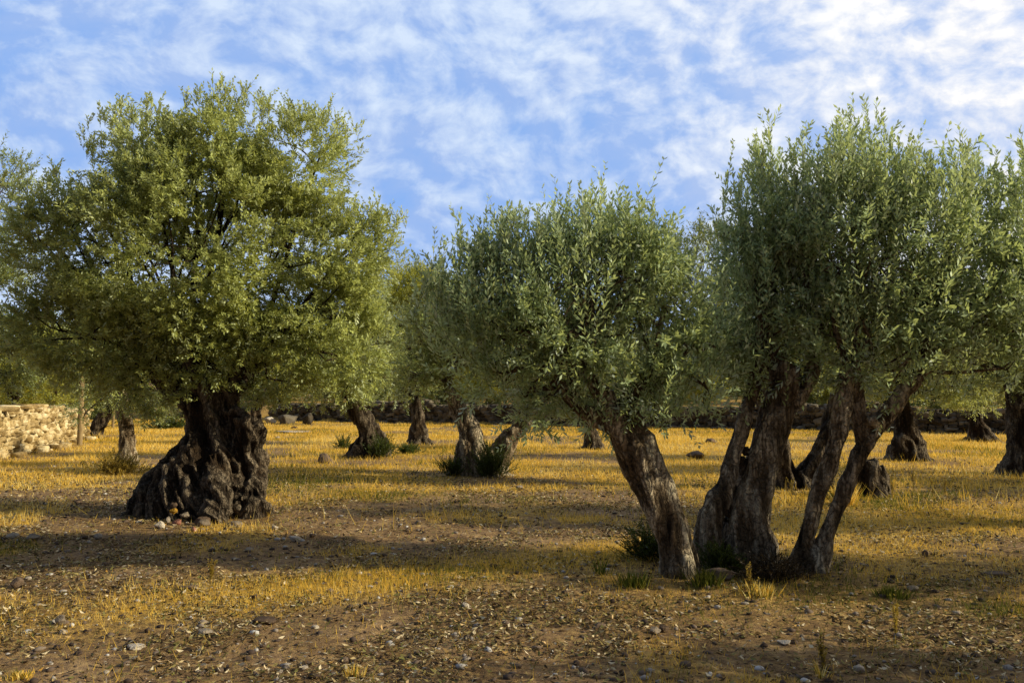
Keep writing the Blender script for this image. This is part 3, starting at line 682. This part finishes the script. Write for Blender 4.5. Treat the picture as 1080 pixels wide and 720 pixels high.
for i, (px, s, lab) in enumerate([(225, .62, 'just right of the largest trunk'), (395, .55, 'beside the twisted trunk'), (500, .6, 'between the two diverging limbs'), (560, .55, 'right of the two diverging limbs'), (610, .6, 'above the small far trunk'),
        (690, .6, 'right of the leaning trunk'), (745, .55, 'left of the split trunk'), (835, .62, 'right of the split trunk'), (880, .6, 'behind the slender stems'), (1000, .62, 'between the two black cone trunks'), (1060, .6, 'near the right edge')]):
    y = 42.0
    for _ in range(6): y = float(wall_y(X_(px, y)))+3.2
    x = X_(px, y); r = copy_tree(t_dense if i % 2 else t_left, (x, y, Hf(x, y)-.2), i*1.7, s, 'low bushy tree close behind the long wall, '+lab)
for i, (px, y, s) in enumerate([(p_, 58+(k_*37 % 23), 1.05+.1*(k_ % 4)) for k_, p_ in enumerate(range(-30, 1130, 42))]):
    x = X_(px, y); r = copy_tree(t_dense, (x, y, Hf(x, y)), i*1.3, s, 'distant dark tree in the far row, mostly hidden by nearer crowns'); r['group'] = 'distant trees of the far row'
# unseen olive trees added right of the picture, placed to cast shade bands
for i, (x, y, s, a) in enumerate([(9.0, 6.9, .95, .4), (7.4, 3.3, .9, 2.2), (8.4, 10.1, 1.2, 3.3), (14.5, 13.6, 1.1, 5.0)]):
    src = TREES[12] if False else TREES[9]
    src = [t for t in TREES if 'broad black cone' in t['label']][0]
    r = copy_tree(src, (x, y, Hf(x, y)), a, s, 'unseen olive tree added beyond the right edge to cast shade'); r['group'] = 'added shade-casting olive trees beyond the right edge'

# ------------------------------------------------------------ shrubs, tufts, weeds
def shrub(label, px, py, wpx, hpx, n, ll, leaf='shrub_leaf', upb=1.0, seed=0, dy=0.0, m=8, name='shrub', cat='shrub', group='shrubs and suckers at the trunk feet'):
    b = G(px, py); b.y += dy; b.z = Hf(b.x, b.y); rg_ = np.random.default_rng(seed+500); w = wpx*b.y/F/2; h_ = hpx*b.y/F
    Pb = np.c_[rg_.normal(0, w*.42, n), rg_.normal(0, w*.35, n), np.abs(rg_.normal(0, .35, n))*h_*.8]
    D = np.c_[Pb[:, :2]/w*.7, np.zeros(n)]+rg_.normal(0, .35, (n, 3))+np.array([0, 0, upb]); L = rg_.uniform(.3, .6, n)*h_
    me = foliage_mesh('foliage', [twigs(Pb, D, L, m, ll*.16, ll, rg_, .0025, .55, .15)], (0, 0, 0))
    return tag(link(name, me, [M[leaf], M['bark']], None, b), label, cat, group)
shrub('bright green feathery suckers at the foot of the two-limbed tree, right side', 520, 500, 32, 36, 300, .045, seed=1, dy=-.5, upb=1.3, m=12)
shrub('small green sucker shrub on the left foot of the two-limbed tree', 478, 500, 24, 24, 150, .045, seed=2, dy=-.25)
shrub('green ivy clump on the right side of the twisted trunk', 404, 482, 20, 26, 170, .06, seed=3, dy=-.3)
shrub('small green tuft at the left foot of the twisted trunk', 361, 474, 14, 16, 90, .06, seed=4)
shrub('dark green bush hugging the left side of the leaning trunk base', 690, 592, 50, 42, 460, .03, seed=5, dy=.1, upb=.5)
shrub('dark green bush between the leaning trunk and the split trunk', 757, 602, 34, 30, 260, .035, seed=6, dy=-.1, upb=.9)
shrub('tangle of dry brown brush between the split trunk and the slender stems', 818, 612, 60, 30, 300, .03, 'dead_leaf', seed=10, upb=.4, dy=.05)
shrub('yellowing dry sucker bush around the foot of the small straight trunk', 136, 497, 44, 24, 260, .055, 'dry_leaf', seed=7, dy=-.45, upb=.7)
shrub('low green bush in the grass behind the small straight trunk', 178, 452, 40, 14, 200, .12, seed=8, upb=.5)
shrub('pale green low plant in the grass right of the ivy-clad trunk', 430, 478, 26, 12, 130, .06, seed=9, upb=.5)
def tuft(label, px, py, wpx, hpx, n, m='grass', seed=0, dy=0.0, w=.004):
    b = G(px, py); b.y += dy; b.z = Hf(b.x, b.y); r = np.random.default_rng(seed+900); R = wpx*b.y/F/2; h_ = hpx*b.y/F
    a = r.uniform(0, 6.28, n); P0 = np.c_[r.normal(0, R*.4, n), r.normal(0, R*.35, n), np.full(n, -.01)]
    Ln = np.c_[P0[:, 0]/R*.4+r.normal(0, .2, n), r.normal(0, .25, n), np.ones(n)]*(h_*r.uniform(.35, 1, n))[:, None]
    W = np.c_[np.cos(a), np.sin(a), np.zeros(n)]*w; mid = P0+Ln*.55
    V = np.stack([P0-W, P0+W, mid+W*.8, P0+Ln*np.array([1.12, 1.12, 1]), mid-W*.8], 1).reshape(-1, 3)
    me = np_mesh('tuft', V, 5, np.arange(len(V)), {'rnd': np.repeat(r.random(n), 5)})
    return tag(link('grass_tuft', me, M[m], None, b), label, 'grass tuft', 'grass tufts')
tuft('bright green grass tuft in the shade left of the leaning trunk', 634, 606, 22, 26, 40, 'green_grass', 1)
tuft('olive green tuft at the foot of the leaning trunk, right side', 745, 618, 34, 22, 260, 'green_grass', 2)
tuft('straw tuft in front of the split trunk', 800, 628, 40, 17, 150, 'grass', 3)
tuft('mixed green tuft at the bottom edge left of centre', 375, 712, 26, 16, 46, 'grass', 4)
tuft('thin straw tuft at the bottom edge, right of centre', 868, 716, 16, 26, 16, 'grass', 5)
tuft('green tuft at the right, in front of the slender stems', 940, 628, 34, 12, 320, 'green_grass', 6)
tuft('tall straw tuft beside the stump', 890, 532, 24, 26, 460, 'grass', 7)
tuft('yellow green tuft at the left foot of the leaning trunk', 668, 618, 34, 20, 220, 'green_grass', 8)
tuft('low straw tuft at the lower left corner', 20, 714, 22, 10, 200, 'grass', 9)
def weed(label, px, py, hpx, seed, lean=0.0):
    b = G(px, py); r = np.random.default_rng(seed+70); h_ = hpx*b.y/F
    n = 7; D = np.c_[r.normal(lean, .05, n), r.normal(0, .05, n), np.ones(n)]; D[1:] += np.c_[r.normal(0, .25, n-1), r.normal(0, .2, n-1), np.zeros(n-1)]
    L = np.r_[h_, r.uniform(.25, .5, n-1)*h_]; Pb = np.zeros((n, 3)); Pb[1:] = unit(D[:1])*(r.uniform(.1, .6, n-1)*h_)[:, None]
    me = foliage_mesh('weed', [twigs(Pb, D, L, 12, .006, .028, r, .004, .7, .1)], (0, 0, 0))
    return tag(link('dry_weed', me, [M['dry_leaf'], M['wood']], None, b), label, 'weed', 'tall dry weeds')
for i, (px, py, h_, lab) in enumerate([(941, 524, 26, 'tall dry golden weed stalk nearest the stump'), (963, 522, 34, 'tallest dry golden weed stalk right of the stump, middle of the row'), (984, 522, 24, 'dry golden weed stalk, second from the right of the row'),
        (997, 523, 20, 'short dry golden weed stalk at the right end of the row'), (835, 530, 26, 'dry weed stalk lit between the split trunk and slender stems'), (793, 634, 38, 'thin dry stalk standing in front of the split trunk'),
        (868, 712, 44, 'tall thin dry stalk at the bottom edge right of centre'), (945, 680, 56, 'very thin dry stalk in the right foreground'), (222, 616, 26, 'thin dry stalk in the bare soil below the largest tree'), (775, 470, 18, 'dry weed in the far grass left of the wall boulder')]):
    weed(lab, px, py, h_, i)

# ------------------------------------------------------------ stones
def stone(label, px, py, wpx, hpx, m, seed, depthf=.8, sink=.25, name='stone', cat='stone', group=None, lift=0.0, dy=0.0):
    b = G(px, py); b.y += dy; b.z = Hf(b.x, b.y)+float(micro(b.x, b.y)); W = wpx*b.y/F/2*.9; Hh = hpx*b.y/F/(1-sink*.5)/2.3
    bm = bmesh.new(); bmesh.ops.create_icosphere(bm, subdivisions=4, radius=1); r = random.Random(seed)
    pl = [(Vector((r.gauss(0, 1), r.gauss(0, 1), r.gauss(0, 1))).normalized(), r.uniform(.5, .85)) for _ in range(14)]
    for v in bm.verts:
        p = v.co.copy()
        for n_, dd in pl:
            e = p.dot(n_)-dd
            if e > 0: p -= n_*e*.88
        p *= 1+.16*mn.noise(p*1.6+Vector((seed, 0, 0)))+.05*mn.noise(p*6)+.02*mn.noise(p*15)
        v.co = Vector((p.x*W*1.08, p.y*W*depthf, p.z*Hh))
    me = bpy.data.meshes.new(name); bm.to_mesh(me); bm.free()
    me.attributes.new('rnd', 'FLOAT', 'POINT').data.foreach_set('value', np.full(len(me.vertices), r.random()))
    me.polygons.foreach_set('use_smooth', np.ones(len(me.polygons), bool))
    o = link(name, me, M[m], None, b+Vector((0, 0, Hh*(1-sink*1.6)+lift))); o.rotation_euler = (0, 0, 0)
    return tag(o, label, cat, group or 'loose stones on the soil')
ST = [
 ('rounded brown rock in golden grass left of the twisted trunk', 342, 488, 18, 13, 'brown_stone'),
 ('brown boulder in the grass beyond the leaning trunk, right side', 734, 483, 24, 11, 'brown_stone'),
 ('flat dark stone lying just beyond the brown boulder', 750, 467, 15, 6, 'brown_stone'),
 ('pale block of stone at the foot of the long wall, left end', 302, 447, 28, 17, 'wall_stone'),
 ('brownish block at the foot of the long wall beside the pale block', 324, 448, 16, 18, 'wall_stone'),
 ('small rounded grey stone left of the pale wall block', 285, 447, 14, 11, 'white_stone'),
 ('flat pale slab lying in the far grass behind the largest trunk', 308, 456, 40, 3, 'white_stone'),
 ('small dark stone resting on the pale slab', 310, 452, 10, 4, 'brown_stone'),
 ('small pale stone in grass below the pale slab', 293, 463, 8, 4, 'white_stone'),
 ('dark stone in the golden grass below the wooden post', 87, 491, 8, 7, 'brown_stone'),
 ('grey boulder at the foot of the sunlit wall, left edge', 4, 478, 24, 14, 'white_stone'),
 ('dark brown stone in the grass left of the largest trunk', 82, 532, 9, 8, 'brown_stone'),
 ('flat white stone nearest the left edge in the shaded band', 13, 567, 15, 8, 'white_stone'),
 ('tilted white stone second from the left edge in the shaded band', 35, 570, 17, 10, 'white_stone'),
 ('small brown stone beside the paired pale pebbles left of the largest tree', 90, 569, 10, 6, 'brown_stone'),
 ('rounded pale stone of the pair left of the largest tree', 104, 569, 11, 8, 'white_stone'),
 ('cream stone at the right foot of the largest trunk', 248, 555, 17, 8, 'white_stone'),
 ('small pale stone right of the largest trunk', 290, 559, 9, 6, 'white_stone'),
 ('sharp pale stone in the shaded soil below the largest tree', 262, 581, 12, 7, 'white_stone'),
 ('flat grey stone in the soil between the largest tree and the centre', 311, 569, 17, 8, 'white_stone'),
 ('small dark stone beside the flat grey stone', 329, 566, 8, 6, 'brown_stone'),
 ('large dark grey rock at the left edge of the sunlit strip', 17, 620, 19, 14, 'brown_stone'),
 ('pale flake leaning behind the dark grey rock', 30, 612, 8, 6, 'white_stone'),
 ('white stone standing at the near edge of the sunlit strip', 63, 659, 15, 13, 'white_stone'),
 ('small bluish white stone touching the standing white stone', 67, 667, 11, 6, 'white_stone'),
 ('flat grey pebble in the lower left foreground', 215, 669, 20, 7, 'white_stone'),
 ('pale flake at the bottom left', 142, 685, 22, 6, 'white_stone'),
 ('wide flat mauve slab in the left foreground', 280, 657, 34, 8, 'brown_stone'),
 ('dark stone in the sunlit strip', 269, 631, 10, 8, 'brown_stone'),
 ('pale stone in the sunlit strip beside the dark stone', 256, 630, 8, 5, 'white_stone'),
 ('small grey stone at the lower edge of the sunlit strip', 333, 663, 12, 6, 'white_stone'),
 ('pale pebble on shaded soil in the centre', 441, 552, 9, 5, 'white_stone'),
 ('pinkish stone in the grass in front of the two-limbed tree', 548, 516, 11, 6, 'white_stone'),
 ('pale angular pebble in the centre foreground', 491, 640, 11, 8, 'white_stone'),
 ('grey stone in the shade left of the leaning trunk', 632, 664, 14, 8, 'brown_stone'),
 ('white rounded stone of the pair in the centre foreground', 690, 667, 14, 9, 'white_stone'),
 ('brown stone of the pair in the centre foreground', 701, 666, 13, 10, 'brown_stone'),
 ('large grey flat stone between the leaning trunk and split trunk', 762, 611, 40, 14, 'brown_stone'),
 ('pale flat stone on the soil at the lower right centre', 827, 680, 18, 6, 'white_stone'),
 ('pinkish white stone at the bottom right centre', 906, 708, 14, 10, 'white_stone'),
 ('pale rounded stone in green grass at the right', 963, 622, 16, 7, 'white_stone'),
 ('small white stone on bare soil at the right', 1031, 578, 9, 6, 'white_stone'),
 ('flat grey stone in the right foreground', 1008, 648, 12, 7, 'white_stone'),
 ('flat dark slab at the right edge', 1052, 606, 30, 7, 'brown_stone'),
 ('dark brown stone by the right sunlit grass', 976, 587, 10, 9, 'brown_stone'),
 ('small pale stone at the bottom centre', 614, 713, 10, 6, 'white_stone'),
 ('flat brown stone at the bottom left of centre', 200, 622, 26, 6, 'brown_stone'),
 ('tiny pale stone left of the sunlit strip', 35, 655, 6, 4, 'white_stone'),
]
for i, (lab, px, py, w, h_, m) in enumerate(ST):
    far_ = py < 500
    stone(lab, px, py, w, h_, m, 100+i, name='rock' if (w > 17 and h_ > 9) else 'stone', cat='rock' if (w > 17 and h_ > 9) else 'stone', dy=-.15 if (far_ and False) else 0)
PG = 'small coloured stones piled at the foot of the largest trunk'
for i, (lab, px, py, w, h_, m, lf, dy) in enumerate([
 ('rounded cream stone in front of the pile at the largest trunk', 184, 550, 14, 10, 'white_stone', 0, 0),
 ('pink stone low in the pile at the largest trunk', 201, 547, 11, 8, 'pink_stone', 0, 0),
 ('ochre orange stone on top of the pile at the largest trunk', 196, 546, 10, 7, 'orange_stone', .12, .05),
 ('pale grey flat stone in the pile, right of the pink stone', 206, 546, 11, 8, 'white_stone', .05, .08),
 ('small white stone in the pile, left of the ochre stone', 192, 546, 6, 8, 'white_stone', .02, .0),
 ('small brown stone topmost at the back of the pile', 191, 546, 9, 7, 'brown_stone', .16, .18),
 ('long grey stone leaning on the trunk right of the pile', 222, 549, 20, 12, 'brown_stone', 0, .12),
 ('curled pale stone at the right end of the pile', 228, 550, 15, 12, 'white_stone', 0, -.02),
 ('small pale stone in front of the pink stone', 222, 553, 8, 6, 'pink_stone', 0, -.1)]):
    stone(lab, px, py, w, h_, m, 300+i, lift=lf, dy=dy-.42, group=PG)

# ============================================================ SKY AND SUN
w = bpy.data.worlds.new('World'); S.world = w; w.use_nodes = True; t = NT(w.node_tree)
sky = t.n('ShaderNodeTexSky', {'sky_type': 'NISHITA', 'sun_disc': False, 'sun_elevation': SUN_EL, 'sun_rotation': math.pi/2-SUN_AZ, 'air_density': 1.0, 'dust_density': .4, 'ozone_density': 2.5})
gen = t.n('ShaderNodeTexCoord').outputs['Generated']
sx = t.n('ShaderNodeSeparateXYZ', Vector=gen); zz = None
sd = Vector((math.cos(SUN_AZ)*math.cos(SUN_EL), math.sin(SUN_AZ)*math.cos(SUN_EL), math.sin(SUN_EL)))
bd = Vector((math.cos(math.radians(15))*.92, math.sin(math.radians(15))*.92, .39))  # centre of the glow painted into the clouds, apart from the sun lamp
dot = t.n('ShaderNodeVectorMath', {'operation': 'DOT_PRODUCT'}, _0=gen, _1=tuple(bd)).outputs['Value']
cloud_glow = t.n('ShaderNodeMapRange', {'interpolation_type': 'SMOOTHSTEP'}, Value=dot, From_Min=.30, From_Max=.92, To_Min=0.0, To_Max=1.0).outputs[0]
pc = t.mapping(gen, (1.0, 1.0, 1.4))
warp = t.n('ShaderNodeTexNoise', Vector=pc, Scale=5.0, Detail=3.0).outputs['Color']
pw = t.n('ShaderNodeVectorMath', {'operation': 'ADD'}, _0=pc, _1=t.n('ShaderNodeVectorMath', {'operation': 'SCALE'}, _0=warp, Scale=.10).outputs[0]).outputs[0]
big = t.noise(pw, 2.6, 3, .5); med = t.noise(pw, 14.5, 9, .58)
off = t.n('ShaderNodeVectorMath', {'operation': 'ADD'}, _0=pw, _1=tuple(Vector((bd.x, bd.y, 1.3))*.014)).outputs[0]
med2 = t.noise(off, 14.5, 7, .58)
cov = t.math('ADD', t.math('MULTIPLY', med, .62), t.math('MULTIPLY', big, .5))
cov = t.math('ADD', cov, t.math('MULTIPLY', cloud_glow, .05))
dens = t.ramp(cov, [(.35, .3), (.47, .66), (.60, 1.0)])
lf = t.math('ADD', t.math('ADD', .12, t.math('MULTIPLY', cloud_glow, .35)), t.math('MULTIPLY', t.math('SUBTRACT', med, med2), 3.6))
lf = t.math('ADD', lf, t.math('MULTIPLY', t.ramp(big, [(.38, 0.0), (.62, 1.0)]), .5), 0, True)
cl_a = t.mix(lf, (3.2, 4.6, 7.8), (6.1, 7.2, 8.9))
cl_b = t.mix(lf, (5.3, 6.2, 8.2), (11.0, 10.3, 9.2))
cloud = t.mix(cloud_glow, cl_a, cl_b)
skyb = t.mix(1.0, sky.outputs[0], (.62, .95, 1.75), 'MULTIPLY')
skyb = t.mix(.85, skyb, (1.75, 3.95, 8.3))
full = t.mix(dens, skyb, cloud)
# sky dimmed overhead and behind the camera, added to deepen the shade
away = t.n('ShaderNodeMapRange', {'interpolation_type': 'SMOOTHSTEP'}, Value=sx.outputs[1], From_Min=-.45, From_Max=.55, To_Min=.26, To_Max=1.12).outputs[0]
full = t.mix(1.0, full, t.n('ShaderNodeCombineColor', Red=away, Green=away, Blue=away).outputs[0], 'MULTIPLY')
t.n('ShaderNodeOutputWorld', Surface=t.n('ShaderNodeBackground', Color=full, Strength=.1).outputs[0])

L = bpy.data.lights.new('sun', 'SUN'); L.energy = 5.0; L.angle = math.radians(.5); L.color = (1, .90, .66)
so = bpy.data.objects.new('sun', L); COL.objects.link(so); so.rotation_euler = (-sd).to_track_quat('-Z', 'Y').to_euler(); so.location = sd*60

cam = bpy.data.cameras.new('camera'); cam.lens = 30; cam.sensor_width = 36; cam.clip_end = 3000
co = bpy.data.objects.new('camera', cam); COL.objects.link(co); co.location = (0, 0, HC); co.rotation_euler = (math.pi/2+TILT, 0, 0); S.camera = co
S.view_settings.view_transform = 'Standard'; S.view_settings.look = 'None'; S.view_settings.exposure = 0; S.view_settings.gamma = 1
S.cycles.max_bounces = 6; S.cycles.diffuse_bounces = 1; S.cycles.transmission_bounces = 3; S.cycles.glossy_bounces = 2
